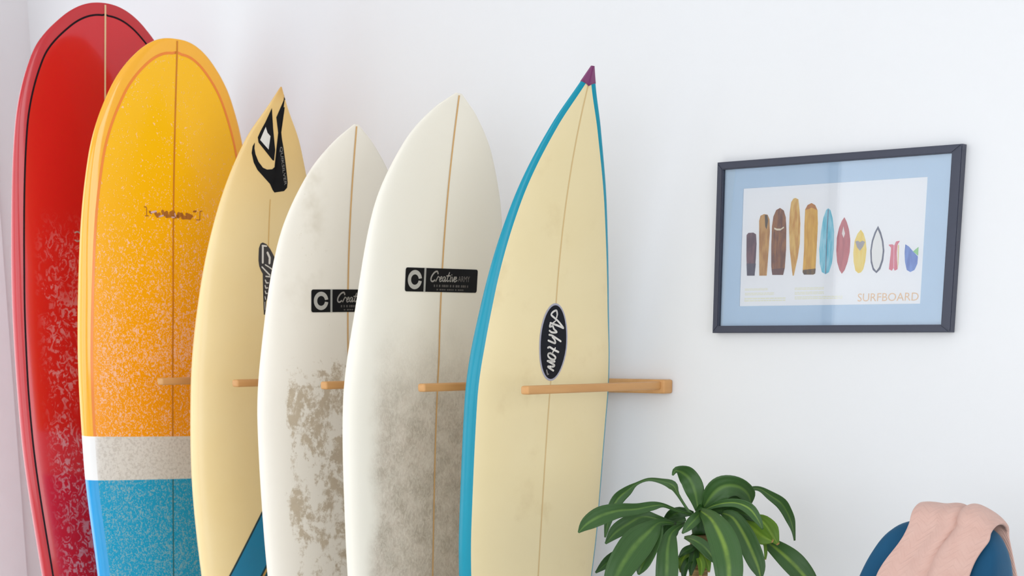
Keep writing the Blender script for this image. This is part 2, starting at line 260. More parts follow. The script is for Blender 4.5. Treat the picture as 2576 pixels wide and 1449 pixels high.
LEAVES = [[0,[[2.5559,-0.3349,0.9674,0.0039],[2.5548,-0.3402,0.9896,0.011],[2.5524,-0.3462,1.0132,0.0188],[2.5418,-0.3481,1.0329,0.0188],[2.5345,-0.3617,1.0457,0.0164],[2.5331,-0.385,1.0516,0.007],[2.5349,-0.3984,1.0433,0.0016]]],[0,[[2.5496,-0.3422,0.9613,0.0024],[2.5393,-0.347,0.972,0.0024],[2.5089,-0.3382,1.0001,0.0032],[2.4883,-0.3254,1.0162,0.0088],[2.46,-0.3222,1.0232,0.0056],[2.4272,-0.3242,1.0256,0.0032],[2.3988,-0.3268,1.0155,0.0032],[2.3814,-0.3339,1.0014,0.0097],[2.3648,-0.3409,0.9857,0.0122],[2.3583,-0.3535,0.9644,0.0106],[2.356,-0.3648,0.9369,0.0073],[2.3618,-0.3817,0.9088,0.0016]]],[0,[[2.5493,-0.3419,0.9628,0.0024],[2.5354,-0.3851,0.9754,0.0031],[2.53,-0.4217,0.9871,0.0039],[2.5238,-0.4508,0.9873,0.0085],[2.5114,-0.4864,0.9831,0.0107],[2.5005,-0.5315,0.9828,0.0137],[2.487,-0.5693,0.9751,0.0174],[2.4746,-0.5965,0.9607,0.0128],[2.471,-0.6165,0.9464,0.0015]]],[0,[[2.5491,-0.3478,0.9461,0.0024],[2.5283,-0.3873,0.951,0.0031],[2.5163,-0.4184,0.959,0.007],[2.4972,-0.4443,0.9644,0.0124],[2.4831,-0.4722,0.9518,0.0147],[2.4667,-0.4913,0.9354,0.0132],[2.4552,-0.5079,0.9144,0.0016]]],[0,[[2.5348,-0.3829,0.948,0.0031],[2.5312,-0.4317,0.9548,0.0062],[2.5375,-0.4795,0.9409,0.0207],[2.5329,-0.5148,0.9193,0.0305],[2.5301,-0.5517,0.8884,0.0288],[2.5274,-0.5768,0.8567,0.0212],[2.5236,-0.59,0.8275,0.0038]]],[0,[[2.5285,-0.3876,0.9495,0.0031],[2.5266,-0.4248,0.9509,0.0062],[2.5389,-0.4626,0.9342,0.0169],[2.5421,-0.4876,0.906,0.0199],[2.5485,-0.5146,0.8824,0.0153],[2.5458,-0.5233,0.8633,0.0015]]],[2,[[2.4977,-0.4645,0.9043,0.0047],[2.4809,-0.494,0.8934,0.0109],[2.4696,-0.5201,0.8796,0.0108],[2.4548,-0.5386,0.8609,0.0015]]],[0,[[2.547,-0.373,0.948,0.0031],[2.5518,-0.4215,0.9354,0.0093],[2.5655,-0.4543,0.9124,0.0177],[2.5743,-0.4689,0.8838,0.0215],[2.5788,-0.4767,0.8504,0.0207],[2.5826,-0.4837,0.8208,0.0153]]],[2,[[2.5438,-0.3336,0.965,0.004],[2.5149,-0.3328,0.9662,0.0111],[2.4916,-0.3306,0.9583,0.0128],[2.485,-0.3402,0.9459,0.0096],[2.4849,-0.3451,0.932,0.0016]]],[2,[[2.5383,-0.3533,0.956,0.0039],[2.5143,-0.3524,0.9457,0.0127],[2.5013,-0.3577,0.9263,0.0167],[2.492,-0.3626,0.8991,0.0032]]],[0,[[2.5613,-0.3279,0.975,0.0047],[2.5786,-0.3299,0.998,0.0172],[2.594,-0.3233,1.0155,0.0235],[2.6086,-0.309,1.0223,0.0203],[2.6213,-0.2881,1.0177,0.0172],[2.6262,-0.2653,1.0025,0.0142],[2.6237,-0.2495,0.984,0.0024]]],[2,[[2.5596,-0.3154,0.9803,0.0063],[2.5748,-0.2886,0.9871,0.0127],[2.5932,-0.2591,0.9939,0.0159],[2.6198,-0.2389,0.9893,0.0032]]],[1,[[2.563,-0.3275,0.972,0.0032],[2.5915,-0.3363,0.9837,0.0055],[2.6239,-0.3431,0.9916,0.007],[2.6523,-0.3436,0.9925,0.0085],[2.6809,-0.3472,0.9839,0.0107],[2.7007,-0.3493,0.9655,0.0076],[2.7116,-0.3469,0.9463,0.0015]]],[2,[[2.5661,-0.325,0.972,0.0032],[2.5973,-0.3231,0.973,0.0063],[2.6282,-0.3213,0.9748,0.0094],[2.6586,-0.3112,0.9667,0.0093],[2.6725,-0.3036,0.9554,0.0016]]],[0,[[2.5732,-0.315,0.9842,0.0024],[2.6002,-0.2858,1.0048,0.0039],[2.622,-0.2532,1.0124,0.004],[2.6326,-0.2328,1.0116,0.0048],[2.6459,-0.2143,0.9985,0.0087],[2.6603,-0.1958,0.9831,0.0112],[2.6669,-0.1839,0.9668,0.0104],[2.6722,-0.1742,0.9473,0.0088],[2.6801,-0.1749,0.9264,0.004],[2.6851,-0.1772,0.9078,0.0016]]],[1,[[2.5669,-0.3478,0.9738,0.0055],[2.6202,-0.3913,0.9651,0.0154],[2.6565,-0.4171,0.9439,0.0243],[2.6805,-0.4308,0.9166,0.028],[2.6951,-0.4409,0.8871,0.0279],[2.7012,-0.4459,0.858,0.0241],[2.7049,-0.4529,0.8288,0.0151]]],[1,[[2.601,-0.3214,0.9692,0.0039],[2.6395,-0.3401,0.9631,0.014],[2.6713,-0.3485,0.9329,0.0185],[2.696,-0.3527,0.8968,0.0185],[2.7079,-0.3515,0.8715,0.0138],[2.715,-0.3528,0.8507,0.0023]]],[3,[[2.6006,-0.2988,0.9659,0.0047],[2.635,-0.3092,0.9588,0.0141],[2.662,-0.3047,0.9424,0.0203],[2.6863,-0.3021,0.9268,0.0171],[2.7029,-0.2916,0.9178,0.0023]]],[3,[[2.6413,-0.2675,0.9598,0.0047],[2.6662,-0.2736,0.9525,0.0125],[2.6866,-0.2759,0.9323,0.0164],[2.7025,-0.2706,0.9097,0.0023]]],[1,[[2.6474,-0.2522,0.9196,0.004],[2.6812,-0.2541,0.9034,0.0142],[2.7141,-0.2578,0.8843,0.0204],[2.7406,-0.2554,0.8628,0.0219],[2.7617,-0.2467,0.8379,0.0172],[2.777,-0.2419,0.8152,0.0031]]],[0,[[2.5525,-0.3773,0.9222,0.0024],[2.5871,-0.3972,0.9219,0.0085],[2.6139,-0.4026,0.912,0.0116],[2.6338,-0.4042,0.8953,0.01],[2.6448,-0.4007,0.8789,0.0015]]],[0,[[2.5704,-0.346,0.9707,0.0047],[2.5834,-0.3866,0.9616,0.0109],[2.58,-0.406,0.9483,0.0093],[2.5727,-0.4166,0.9349,0.0015]]],[2,[[2.5724,-0.3123,0.9589,0.0063],[2.5732,-0.3299,0.9407,0.0142],[2.5635,-0.343,0.9255,0.0126],[2.5481,-0.3591,0.9156,0.0024]]],[2,[[2.5565,-0.3162,0.9503,0.0048],[2.5774,-0.3043,0.935,0.0127],[2.5937,-0.2967,0.9181,0.0111],[2.6084,-0.2921,0.8967,0.0024]]],[3,[[2.6604,-0.2623,0.9293,0.0024],[2.6726,-0.2718,0.9075,0.0031],[2.6764,-0.2739,0.8923,0.0031],[2.6781,-0.2772,0.8786,0.0016]]],[3,[[2.5698,-0.3699,0.9025,0.0039],[2.5712,-0.3956,0.8941,0.0086],[2.5715,-0.4122,0.8802,0.0078],[2.5726,-0.4185,0.8592,0.0016]]],[2,[[2.5708,-0.3675,0.9071,0.0039],[2.5874,-0.3948,0.893,0.0093],[2.5919,-0.4092,0.8754,0.0085],[2.5942,-0.4145,0.8544,0.0016]]],[3,[[2.5728,-0.3674,0.9025,0.0039],[2.5941,-0.3769,0.8941,0.0078],[2.6088,-0.3816,0.8802,0.0078],[2.6159,-0.383,0.8592,0.0016]]],[2,[[2.5777,-0.3725,0.9112,0.0031],[2.5807,-0.3964,0.9043,0.007],[2.5771,-0.4131,0.8994,0.007],[2.5704,-0.4222,0.8889,0.0016]]],[3,[[2.5795,-0.3772,0.893,0.0031],[2.5994,-0.3931,0.8868,0.007],[2.6074,-0.3975,0.8724,0.0078],[2.6089,-0.403,0.8529,0.0023]]],[2,[[2.5793,-0.3794,0.887,0.0031],[2.5861,-0.4119,0.8814,0.007],[2.5851,-0.4236,0.867,0.007],[2.5874,-0.4289,0.846,0.0023]]],[2,[[2.5749,-0.3675,0.8972,0.0031],[2.5967,-0.3727,0.9002,0.0062],[2.6067,-0.3676,0.8911,0.0062],[2.6114,-0.3684,0.8776,0.0016]]]]
VIEW = [0.5432,-0.8329,0.1055]


# ------------------------------------------------------------------ room
wall_k = NT('white_wall_paint', .6, .3, 0, '#f0f0f2')
wv = wall_k.coords()
wall_k.color(wall_k.mix(wall_k.noise(wv, 1.5, 3), (.785, .785, .79, 1), (.81, .81, .815, 1)))
wall_k.bump(wall_k.noise(wv, 260, 2), .08, .0006)
WALL = wall_k.m
TRIM = plain('white_gloss_paint', '#f2f2f4', .3, .5, 0, .02)
fl = NT('pale_oak_floor_boards', .35, .5, .1)
fv = fl.coords((1, 9, 1))
fl.color(fl.mix(fl.noise(fv, 3, 6, .6, .6), '#dedad4', '#ece9e4'))
FLOOR = fl.m

structure(box('floor', (-.1, RY - .1, -.1), (RX + .1, .1, 0), FLOOR))
structure(box('ceiling', (-.1, RY - .1, RZ), (RX + .1, .1, RZ + .1), WALL))
structure(box('wall_back', (-.1, 0, 0), (RX + .1, .1, RZ), WALL))
bm = bmesh.new()                       # right wall round the opening of the added fill window
add_box(bm, (RX, -1.3, 0), (RX + .1, 0, RZ))
add_box(bm, (RX, RY, 0), (RX + .1, -3.9, RZ))
add_box(bm, (RX, -3.9, 0), (RX + .1, -1.3, .40))
add_box(bm, (RX, -3.9, 2.5), (RX + .1, -1.3, RZ))
structure(from_bm('wall_right', bm, WALL))
bm = bmesh.new()                       # left wall round its window opening
add_box(bm, (-.1, -.28, 0), (0, 0, RZ))
add_box(bm, (-.1, RY, 0), (0, -2.42, RZ))
add_box(bm, (-.1, -2.42, 0), (0, -.28, .38))
add_box(bm, (-.1, -2.42, 2.32), (0, -.28, RZ))
structure(from_bm('wall_left', bm, WALL))
bm = bmesh.new()                       # front wall round its window opening
add_box(bm, (-.1, RY - .1, 0), (0.02, RY, RZ))
add_box(bm, (5.50, RY - .1, 0), (RX + .1, RY, RZ))
add_box(bm, (0.02, RY - .1, 0), (5.50, RY, .38))
add_box(bm, (0.02, RY - .1, 2.52), (5.50, RY, RZ))
structure(from_bm('wall_front', bm, WALL))
structure(box('trim_1', (0, -.28, 0), (.018, -.154, 2.42), TRIM, None, .003))      # window casing beside the corner
bm = bmesh.new()
for lo, hi in (((-.03, -2.42, .38), (.0, -2.36, 2.32)), ((-.03, -.34, .38), (.0, -.28, 2.32)),
               ((-.03, -2.42, .38), (.0, -.28, .44)), ((-.03, -2.42, 2.26), (.0, -.28, 2.32)), ((-.03, -1.375, .38), (.0, -1.325, 2.32))):
    add_box(bm, lo, hi, .004)
structure(from_bm('window_1', bm, TRIM))
bm = bmesh.new()
for lo, hi in (((0.02, RY - .03, .38), (0.05, RY, 2.52)), ((5.43, RY - .03, .38), (5.50, RY, 2.52)),
               ((0.02, RY - .03, .38), (5.50, RY, .45)), ((0.02, RY - .03, 2.45), (5.50, RY, 2.52)), ((2.80, RY - .03, .38), (2.86, RY, 2.52))):
    add_box(bm, lo, hi, .004)
structure(from_bm('window_2', bm, TRIM))
bm = bmesh.new()
for lo, hi in (((RX, -3.9, .40), (RX + .03, -3.84, 2.5)), ((RX, -1.36, .40), (RX + .03, -1.3, 2.5)),
               ((RX, -3.9, .40), (RX + .03, -1.3, .46)), ((RX, -3.9, 2.44), (RX + .03, -1.3, 2.5)), ((RX, -2.63, .40), (RX + .03, -2.57, 2.5))):
    add_box(bm, lo, hi, .004)
structure(from_bm('added_window_3', bm, TRIM))  # unseen right-wall window, added with its lamp to brighten the decks
structure(box('baseboard_back', (0, -.014, 0), (RX, 0, .11), TRIM, None, .003))
structure(box('baseboard_left', (0, RY, 0), (.014, -.28, .11), TRIM, None, .003))

# ------------------------------------------------------------------ surfboards
KN = [.02, .06, .14, .24, .36, .5, .65]

def pchip(xk, yk, x):
    xk = np.asarray(xk, float); yk = np.asarray(yk, float)
    h = np.diff(xk); d = np.diff(yk) / h
    m = np.zeros_like(yk)
    for i in range(1, len(xk) - 1):
        if d[i - 1] * d[i] > 0:
            w1 = 2 * h[i] + h[i - 1]; w2 = h[i] + 2 * h[i - 1]
            m[i] = (w1 + w2) / (w1 / d[i - 1] + w2 / d[i])
    m[0] = d[0]; m[-1] = d[-1]
    i = np.clip(np.searchsorted(xk, x) - 1, 0, len(h) - 1)
    t = (x - xk[i]) / h[i]
    return (yk[i] * (1 + 2 * t) * (1 - t) ** 2 + h[i] * m[i] * t * (1 - t) ** 2
            + yk[i + 1] * t * t * (3 - 2 * t) + h[i] * m[i + 1] * t * t * (t - 1))

class Shape:
    """surfboard shape: local X across (towards the room), Y out of the deck, Z up to the nose"""
    def __init__(s, b):
        s.b = b; s.L = b['L']
        s.pw = b['pw']                  # 1 for pointed noses, 0.5 for round ones
        s.ks = [k ** s.pw for k in [0.] + KN + [.82, .93, 1.]]
        s.wk = [b['w0']] + list(b['w']) + [b['w'][-1] * .86, b['w'][-1] * .62, b['wt']]
    def width(s, d):
        return pchip(s.ks, s.wk, (np.asarray(d, float) / s.L) ** s.pw)
    def thick(s, d):
        u = np.asarray(d, float) / s.L
        n0, te = s.b['n0'], s.b['te']
        return s.b['T'] * np.clip(np.minimum(n0 + (1 - n0) * (u / .3) ** te, n0 + (1 - n0) * (np.clip(1 - u, 0, 1) / .35 + 1e-9) ** .7), 0, 1)
    def rocker(s, d):
        u = np.asarray(d, float) / s.L
        return s.b['Rn'] * np.clip(1 - u / .5, 0, 1) ** s.b['re'] + s.b['Rt'] * np.clip((u - .6) / .4, 0, 1) ** 2
    def deck(s, x, z):
        d = np.clip(s.L - np.asarray(z, float), 1e-6, s.L)
        q = np.clip(np.abs(np.asarray(x, float)) / s.width(d), 0, .9995)
        c = q ** 1.25
        return s.rocker(d) + s.thick(d) * .55 * ((1 - c * c) ** .5) ** .62
    def ring(s, d, ang):
        """points of the section at distance d from the nose, for angles (0 = room-side rail, pi/2 = deck)"""
        c, n = np.cos(ang), np.sin(ang)
        q = np.sign(c) * np.abs(c) ** .8
        n = np.sign(n) * np.abs(n) ** .62
        w = float(s.width(d)); th = float(s.thick(d)); r = float(s.rocker(d))
        return [(w * a, r + th * (.55 if b > 0 else .45) * b, s.L - d) for a, b in zip(q, n)]
    def border(s, inset):
        """the deck line running at inset(d) inside the outline: arrays of distance, half width"""
        d = s.L * np.linspace(0, 1, 400) ** 2
        w = s.width(d)
        dd = np.gradient(d); dw = np.gradient(w)
        ln = np.hypot(dd, dw)
        ins = np.array([inset(x) for x in d])
        x = w - ins * dd / ln
        y = d + ins * dw / ln
        k = x > 0
        x, y = x[k], y[k]
        keep = [0]
        for i in range(1, len(y)):
            if y[i] > y[keep[-1]] + 1e-5:
                keep.append(i)
        x, y = x[keep], y[keep]
        apex = y[0] - (x[0] * .3 if len(x) else 0)
        return np.concatenate([[max(apex, 1e-4)], y]), np.concatenate([[0.], x])

def board_root(key, name, label):
    b = BOARDS[key]
    ez = Vector((math.sin(b['be']), math.sin(b['al']), 1)).normalized()
    ew = Vector((math.sin(b['ps']), -math.cos(b['ps']), 0))
    ew = (ew - ez * ew.dot(ez)).normalized()
    en = ez.cross(ew)
    base = Vector(b['N']) - ez * b['L']
    o = thing(name, label, 'surfboard', base, 'surfboards in the wall rack')
    M = Matrix.Identity(4)
    for i, a in enumerate((ew, en, ez)):
        M[0][i], M[1][i], M[2][i] = a
    M.translation = base
    o.matrix_world = M
    return o, Shape(b)

def rows(sh, apex=None, n=120):
    L = sh.L - .004
    d = list(L * np.linspace(.012, 1, n) ** 2)
    d = [1e-5] + d
    if apex:
        d += list(apex + .12 * np.linspace(0, 1, 18) ** 2)
    d = sorted(d)
    out = [d[0]]
    for x in d[1:]:
        if x - out[-1] > 2e-5 or (apex and abs(x - apex) < 1e-9):
            out.append(x)
    return np.array(out)

def loft(name, rings, mat, parent, closed):
    n = len(rings[0])
    v = [p for r in rings for p in r]
    f = []
    for i in range(len(rings) - 1):
        for k in range(n if closed else n - 1):
            k2 = (k + 1) % n
            f.append((i * n + k, (i + 1) * n + k, (i + 1) * n + k2, i * n + k2))
    if closed:
        f.append(tuple(range(n)))
        f.append(tuple((len(rings) - 1) * n + k for k in range(n - 1, -1, -1)))
    return from_py(name, v, f, mat, parent)

def make_hull(sh, mat, parent, name='hull'):
    an = np.linspace(0, 2 * np.pi, 56, endpoint=False)
    return loft(name, [sh.ring(d, an) for d in rows(sh)], mat, parent, True)

def make_split(sh, inset, deck_mat, rail_mat, parent, rail_name, bottom_mat=None):
    """deck panel inside the inset line, rail band with the bottom outside it"""
    yb, xb = sh.border(inset)
    d = rows(sh, yb[0])
    half = np.interp(d, yb, xb, left=0.)
    half = np.minimum(half, sh.width(d) * .985)
    dk, rl, r2, bt = [], [], [], []
    for dist, h in zip(d, half):
        w = float(sh.width(dist))
        q = h / w
        ab = math.acos(min(1, q ** 1.25)) if q > 0 else math.pi / 2
        bl = .62
        if bottom_mat is None:
            rl.append(sh.ring(dist, ab - np.linspace(0, 1, 50) * (math.pi + 2 * ab)))
        else:
            rl.append(sh.ring(dist, np.linspace(ab, -bl, 16)))
            r2.append(sh.ring(dist, np.linspace(-math.pi + bl, -math.pi - ab, 16)))
            bt.append(sh.ring(dist, np.linspace(-bl, -math.pi + bl, 24)))
        if dist >= yb[0] - 1e-9:
            x = np.linspace(-h, h, 25)
            dk.append([(a, float(sh.deck(a, sh.L - dist)), sh.L - dist) for a in x])
    deck = loft('deck', [r[::-1] for r in dk], deck_mat, parent, False)
    rail = loft(rail_name, rl, rail_mat, parent, False)
    if bottom_mat is not None:
        rail['label'] = 'coloured rail on the room side'
        r_ = loft(rail_name, r2, rail_mat, parent, False)
        r_['label'] = 'coloured rail on the wall side'
        loft('bottom', bt, bottom_mat, parent, False)
    return deck, rail, (yb, xb)

def decal(name, polys, mat, parent, sh, off=.0004, grid=.012):
    """flat print laid on the deck: polygons given in local X, Z"""
    bm = bmesh.new()
    for pl in polys:
        vs = [bm.verts.new((p[0], 0, p[1])) for p in pl]
        try:
            bm.faces.new(vs)
        except ValueError:
            pass
    bmesh.ops.triangulate(bm, faces=bm.faces[:])
    for ax in (0, 2):
        lo = min(v.co[ax] for v in bm.verts); hi = max(v.co[ax] for v in bm.verts)
        g = grid if ax == 0 else grid * 2
        k = math.ceil(lo / g)
        while k * g < hi:
            nrm = Vector((0, 0, 0)); nrm[ax] = 1
            bmesh.ops.bisect_plane(bm, geom=bm.verts[:] + bm.edges[:] + bm.faces[:], plane_co=nrm * (k * g), plane_no=nrm)
            k += 1
    bmesh.ops.triangulate(bm, faces=bm.faces[:])
    for v in bm.verts:
        v.co.y = float(sh.deck(v.co.x, v.co.z)) + off
    for fc in bm.faces:
        fc.normal_update()
        if fc.normal.y < 0:
            fc.normal_flip()
    return from_bm(name, bm, mat, parent, True)

def stroke(pts, w, close=False):
    """polyline with width -> quads and round ends"""
    out = []
    P = [Vector((p[0], p[1])) for p in pts]
    for a, b in zip(P, P[1:]):
        t = b - a
        if t.length < 1e-7:
            continue
        t.normalize()
        n = Vector((-t.y, t.x)) * w / 2
        out.append([tuple(a + n), tuple(b + n), tuple(b - n), tuple(a - n)])
    for p in P:
        out.append([(p.x + w / 2 * math.cos(k * math.pi / 4), p.y + w / 2 * math.sin(k * math.pi / 4)) for k in range(8)])
    return out

def strip(pts, w):
    """one continuous mitred band"""
    P = [Vector((p[0], p[1])) for p in pts]
    q = []
    for i, p in enumerate(P):
        t = (P[min(i + 1, len(P) - 1)] - P[max(i - 1, 0)]).normalized()
        q.append((p, Vector((-t.y, t.x)) * w / 2))
    return [[tuple(a + na), tuple(b + nb), tuple(b - nb), tuple(a - na)] for (a, na), (b, nb) in zip(q, q[1:])]

def ellipse(cx, cy, rx, ry, n=40):
    return [(cx + rx * math.cos(2 * math.pi * k / n), cy + ry * math.sin(2 * math.pi * k / n)) for k in range(n)]

def smooth_line(pts, n=4):
    P = [Vector(p) for p in pts]
    out = []
    for i in range(len(P) - 1):
        p0, p1, p2, p3 = P[max(i - 1, 0)], P[i], P[i + 1], P[min(i + 2, len(P) - 1)]
        for k in range(n):
            t = k / n
            out.append(.5 * ((2 * p1) + (p2 - p0) * t + (2 * p0 - 5 * p1 + 4 * p2 - p3) * t * t + (3 * p1 - p0 - 3 * p2 + p3) * t ** 3))
    out.append(P[-1])
    return [tuple(p) for p in out]

def text_polys(body, size=1., shear=0.):
    """triangles of a line of lettering, centred on the origin"""
    cu = bpy.data.curves.new('lettering', 'FONT')
    cu.body = body; cu.size = size; cu.shear = shear
    cu.align_x = 'CENTER'; cu.align_y = 'CENTER'
    cu.resolution_u = 3
    o = bpy.data.objects.new('lettering', cu)
    COL.objects.link(o)
    me = bpy.data.meshes.new_from_object(o.evaluated_get(bpy.context.evaluated_depsgraph_get()))
    me.calc_loop_triangles()
    res = [[(me.vertices[i].co.x, me.vertices[i].co.y) for i in t.vertices] for t in me.loop_triangles]
    bpy.data.objects.remove(o); bpy.data.curves.remove(cu); bpy.data.meshes.remove(me)
    return res

def map_polys(polys, fn):
    return [[fn(*p) for p in pl] for pl in polys]

BLACK = plain('black_vinyl', '#0d0d10', .6, .2, 0, .1)
PALE = plain('pale_print', '#e6e2da', .5, .3, 0, .02)
GREYP = plain('grey_print', '#8f8b86', .5, .3, 0, .03)
DIMP = plain('dim_grey_print', '#5a5652', .5, .3, 0, .03)

# ---- red
k = NT('red_resin_deck', .16, .5, .5)
v = k.coords(); X, Y, Z = k.xyz(v)
body = k.mix(k.noise(v, 3, 2), '#d41220', '#cc1420')
smear = k.noise(k.coords((1, 1, .75), (0, .5, 0)), 58, 5, .62, 1.8)
zone = k.math('MULTIPLY', k.ramp(Z, 1.62, 1.42), k.ramp(k.math('ADD', k.noise(v, 5.5, 3), k.ramp(Z, 1.15, .85, 0., .16)), .36, .56), True)
zone = k.math('MULTIPLY', zone, k.ramp(X, .205, .15), True)
zone = k.math('MULTIPLY', zone, k.ramp(X, -.17, -.13), True)
wax = k.math('MULTIPLY', k.ramp(smear, .49, .60), zone, True)
k.color(k.mix(k.math('MULTIPLY', wax, .7), body, '#d8a3a6'))
k.put(k.b.inputs['Roughness'], k.math('ADD', k.math('MULTIPLY', wax, .4), .16))
RED_DECK = k.m
RED_RAIL = plain('red_resin_rail', '#c2242c', .2, .5, .25, .05)  # pinker than the deck: the rail's reflection is put into the colour
PIN_DARK = plain('dark_pinline', '#1c0e16', .6, .15, 0)
CREAM = plain('cream_stringer', '#e4c79a', .35)
ro, rs = board_root('red', 'surfboard', 'tall glossy red round-nosed surfboard with dark pinline, standing in the corner')
red_inset = lambda d: .0275 - .0105 * min(1, d / .9)
_, _, (yb, xb) = make_split(rs, red_inset, RED_DECK, RED_RAIL, ro, 'rail')
def pin_polys(sh, yb, xb, w):
    pts = [(-x, sh.L - y) for x, y in zip(xb[::-1], yb[::-1])] + [(x, sh.L - y) for x, y in zip(xb[1:], yb[1:])]
    pts = [p for p in pts if p[1] > .25]
    return strip(pts, w)
decal('pinline', pin_polys(rs, yb, xb, .0042), PIN_DARK, ro, rs, .0006, .05)
decal('stringer', strip([(0, rs.L - .004), (0, .06)], .0046), CREAM, ro, rs, .0009, .012)
rx, rz = RING[0]
decal('logo', stroke([(rx - .004 + .0105 * math.cos(a), rz + .0115 * math.sin(a)) for a in np.linspace(.9, 5.4, 10)], .0035), plain('worn_white_print', '#b9a3a0'), ro, rs)

# ---- yellow orange
k = NT('yellow_orange_resin_deck', .3, .4, .12)
v = k.coords(); X, Y, Z = k.xyz(v)
top = k.mix(k.ramp(Z, 1.85, 1.1), '#ffc000', '#ff9f00')
z1 = BOARDS['orange']['L'] - .9232
z2 = BOARDS['orange']['L'] - 1.0298
fleck_n = k.noise(k.coords((1, 1, .75)), 230, 2, .5, 1.2)
blot = k.noise(k.coords((1, 1, .5)), 9, 3)
thr = k.math('ADD', k.ramp(Z, 1.80, 1.30, .13, .0), k.math('MULTIPLY', blot, -.22))
fl_ = k.ramp(k.math('SUBTRACT', fleck_n, thr), .645, .69)
edge = k.math('MULTIPLY', k.ramp(X, .212, .19), k.ramp(X, -.20, -.18), True)
fl_ = k.math('MULTIPLY', fl_, edge, True)
dust = k.ramp(k.noise(v, 140, 4, .7), .45, .62)
white = k.mix(k.math('MULTIPLY', k.math('MULTIPLY', dust, .5), edge), k.mix(edge, '#f6f4f2', '#e2dbd2'), '#b9aea3')
top = k.mix(k.math('MULTIPLY', fl_, .8), top, '#ffc9ab')
blue = k.mix(k.math('MULTIPLY', fl_, .6), '#109fca', '#9fbcbb')
c = k.mix(k.math('GREATER_THAN', Z, z1), k.mix(k.math('GREATER_THAN', Z, z2), blue, white), top)
k.color(c)
k.put(k.b.inputs['Roughness'], k.math('ADD', k.math('MULTIPLY', fl_, .45), .2))
k.bump(fl_, .15, .0006)
OR_DECK = k.m
k = NT('yellow_orange_resin_rail', .12, .5, .7)
v = k.coords(); X, Y, Z = k.xyz(v)
c = k.mix(k.math('GREATER_THAN', Z, z1), k.mix(k.math('GREATER_THAN', Z, z2), '#009fe0', '#f8f7f6'), '#fbb312')
k.color(c)
OR_RAIL = k.m
oo, os_ = board_root('orange', 'surfboard', 'yellow-orange surfboard with white and blue tail bands, flecked all over with wax')
or_inset = lambda d: .0325 - .0115 * min(1, d / .9)
_, _, (yb, xb) = make_split(os_, or_inset, OR_DECK, OR_RAIL, oo, 'rail')
ORPIN = plain('orange_pinline', '#f2851f', .25, .5, .3)
pp = [p for p in pin_polys(os_, yb, xb, .0058) if min(q[1] for q in p) > z1]
decal('pinline', pp, ORPIN, oo, os_, .0005, .05)
decal('stringer', strip([(0, os_.L - .004), (0, z1)], .0042), plain('orange_brown_stringer', '#cf7d10', .4), oo, os_, .0006, .012)
o_ = decal('stringer', strip([(0, z2), (0, .06)], .0034), plain('slate_stringer', '#2d6f78', .4), oo, os_, .0006, .012)
o_['label'] = 'grey-blue stringer line on the blue tail'
decal('logo', [q for w, p in ORANGE_DARK for q in stroke(p, w)], plain('brown_print', '#b06a1c', .5), oo, os_, .0007)
decal('logo_highlight', [q for w, p in ORANGE_PALE for q in stroke(p, w)], plain('lilac_print', '#d8b4b8', .5), oo, os_, .0009)

# ---- honey-coloured with the black emblem
k = NT('honey_resin', .34, .4, .12)
v = k.coords(); X, Y, Z = k.xyz(v)
c = k.mix(k.noise(v, 5, 4), '#f3d697', '#f8e1ae')
c = k.mix(k.ramp(Z, 1.805, 1.86), c, '#c98a48')
c = k.mix(k.math('MULTIPLY', k.ramp(Z, 1.50, 1.80), .6), c, '#e0b058')
k.color(c)
HONEY = k.m
no, ns = board_root('nat', 'surfboard', 'honey-coloured pointed surfboard with black emblem near the nose and blue tail stripe')
make_hull(ns, HONEY, no)
decal('stringer', strip([(0, ns.L - .235), (0, ns.L - .38)], .0030), plain('tan_stringer', '#e0b873', .4), no, ns, .0004, .012)
decal('emblem', [TRIANGLE, WAVE], BLACK, no, ns, .0006)
decal('emblem_arrow', [ARROW], PALE, no, ns, .0010)
(ax_, az_), (bx_, bz_) = QTEXT
tv = Vector((bx_ - ax_, bz_ - az_)); tl = tv.length; tu = tv.normalized(); tn = Vector((-tu.y, tu.x))
tp = text_polys('QUIKSILVER', .0100)
wid = max(p[0] for q in tp for p in q) - min(p[0] for q in tp for p in q)
kx = tl / wid
decal('lettering', map_polys(tp, lambda x, y: (ax_ + tv.x / 2 + tu.x * x * kx - tn.x * y, az_ + tv.y / 2 + tu.y * x * kx - tn.y * y)), GREYP, no, ns, .0010)
decal('script_outline', [SCRIPT_BACK], plain('dark_grey_print', '#3d3a3c', .5), no, ns, .0006)
decal('script', [q for w, p in SCRIPT_STROKES for q in stroke(p, w)], PALE, no, ns, .0010)
(ax_, az_), (bx_, bz_) = BLUE_LINE
sl = (bz_ - az_) / (bx_ - ax_)
(gx_, gz_), (hx_, hz_) = GOLD_LINE
def on(x, dz=0):
    return (x, az_ + (x - ax_) * sl + dz)
gap = gz_ - (az_ + (gx_ - ax_) * sl)
TEAL = plain('blue_tail_paint', '#0c7fa8', .25, .5, .3)
decal('tail_stripe', [[on(-.15), on(.183), on(.183, gap), on(-.15, gap)]], TEAL, no, ns, .0004)
decal('pinline', strip([on(-.15), on(.183)], .0045) + strip([on(-.15, gap + .003), on(.183, gap + .003)], .005), plain('ink_pinline', '#173a44', .3), no, ns, .0007)
decal('gold_line', strip([on(-.15, gap - .006), on(.183, gap - .006)], .005), plain('gold_pinline', '#c69a52', .3), no, ns, .0007)
decal('tail_patch', [[on(-.15, gap - .011), on(.183, gap - .011), on(.183, gap - .06), on(-.15, gap - .06)]], plain('dark_teal_tail_paint', '#0d5262', .25, .5, .3), no, ns, .0004)

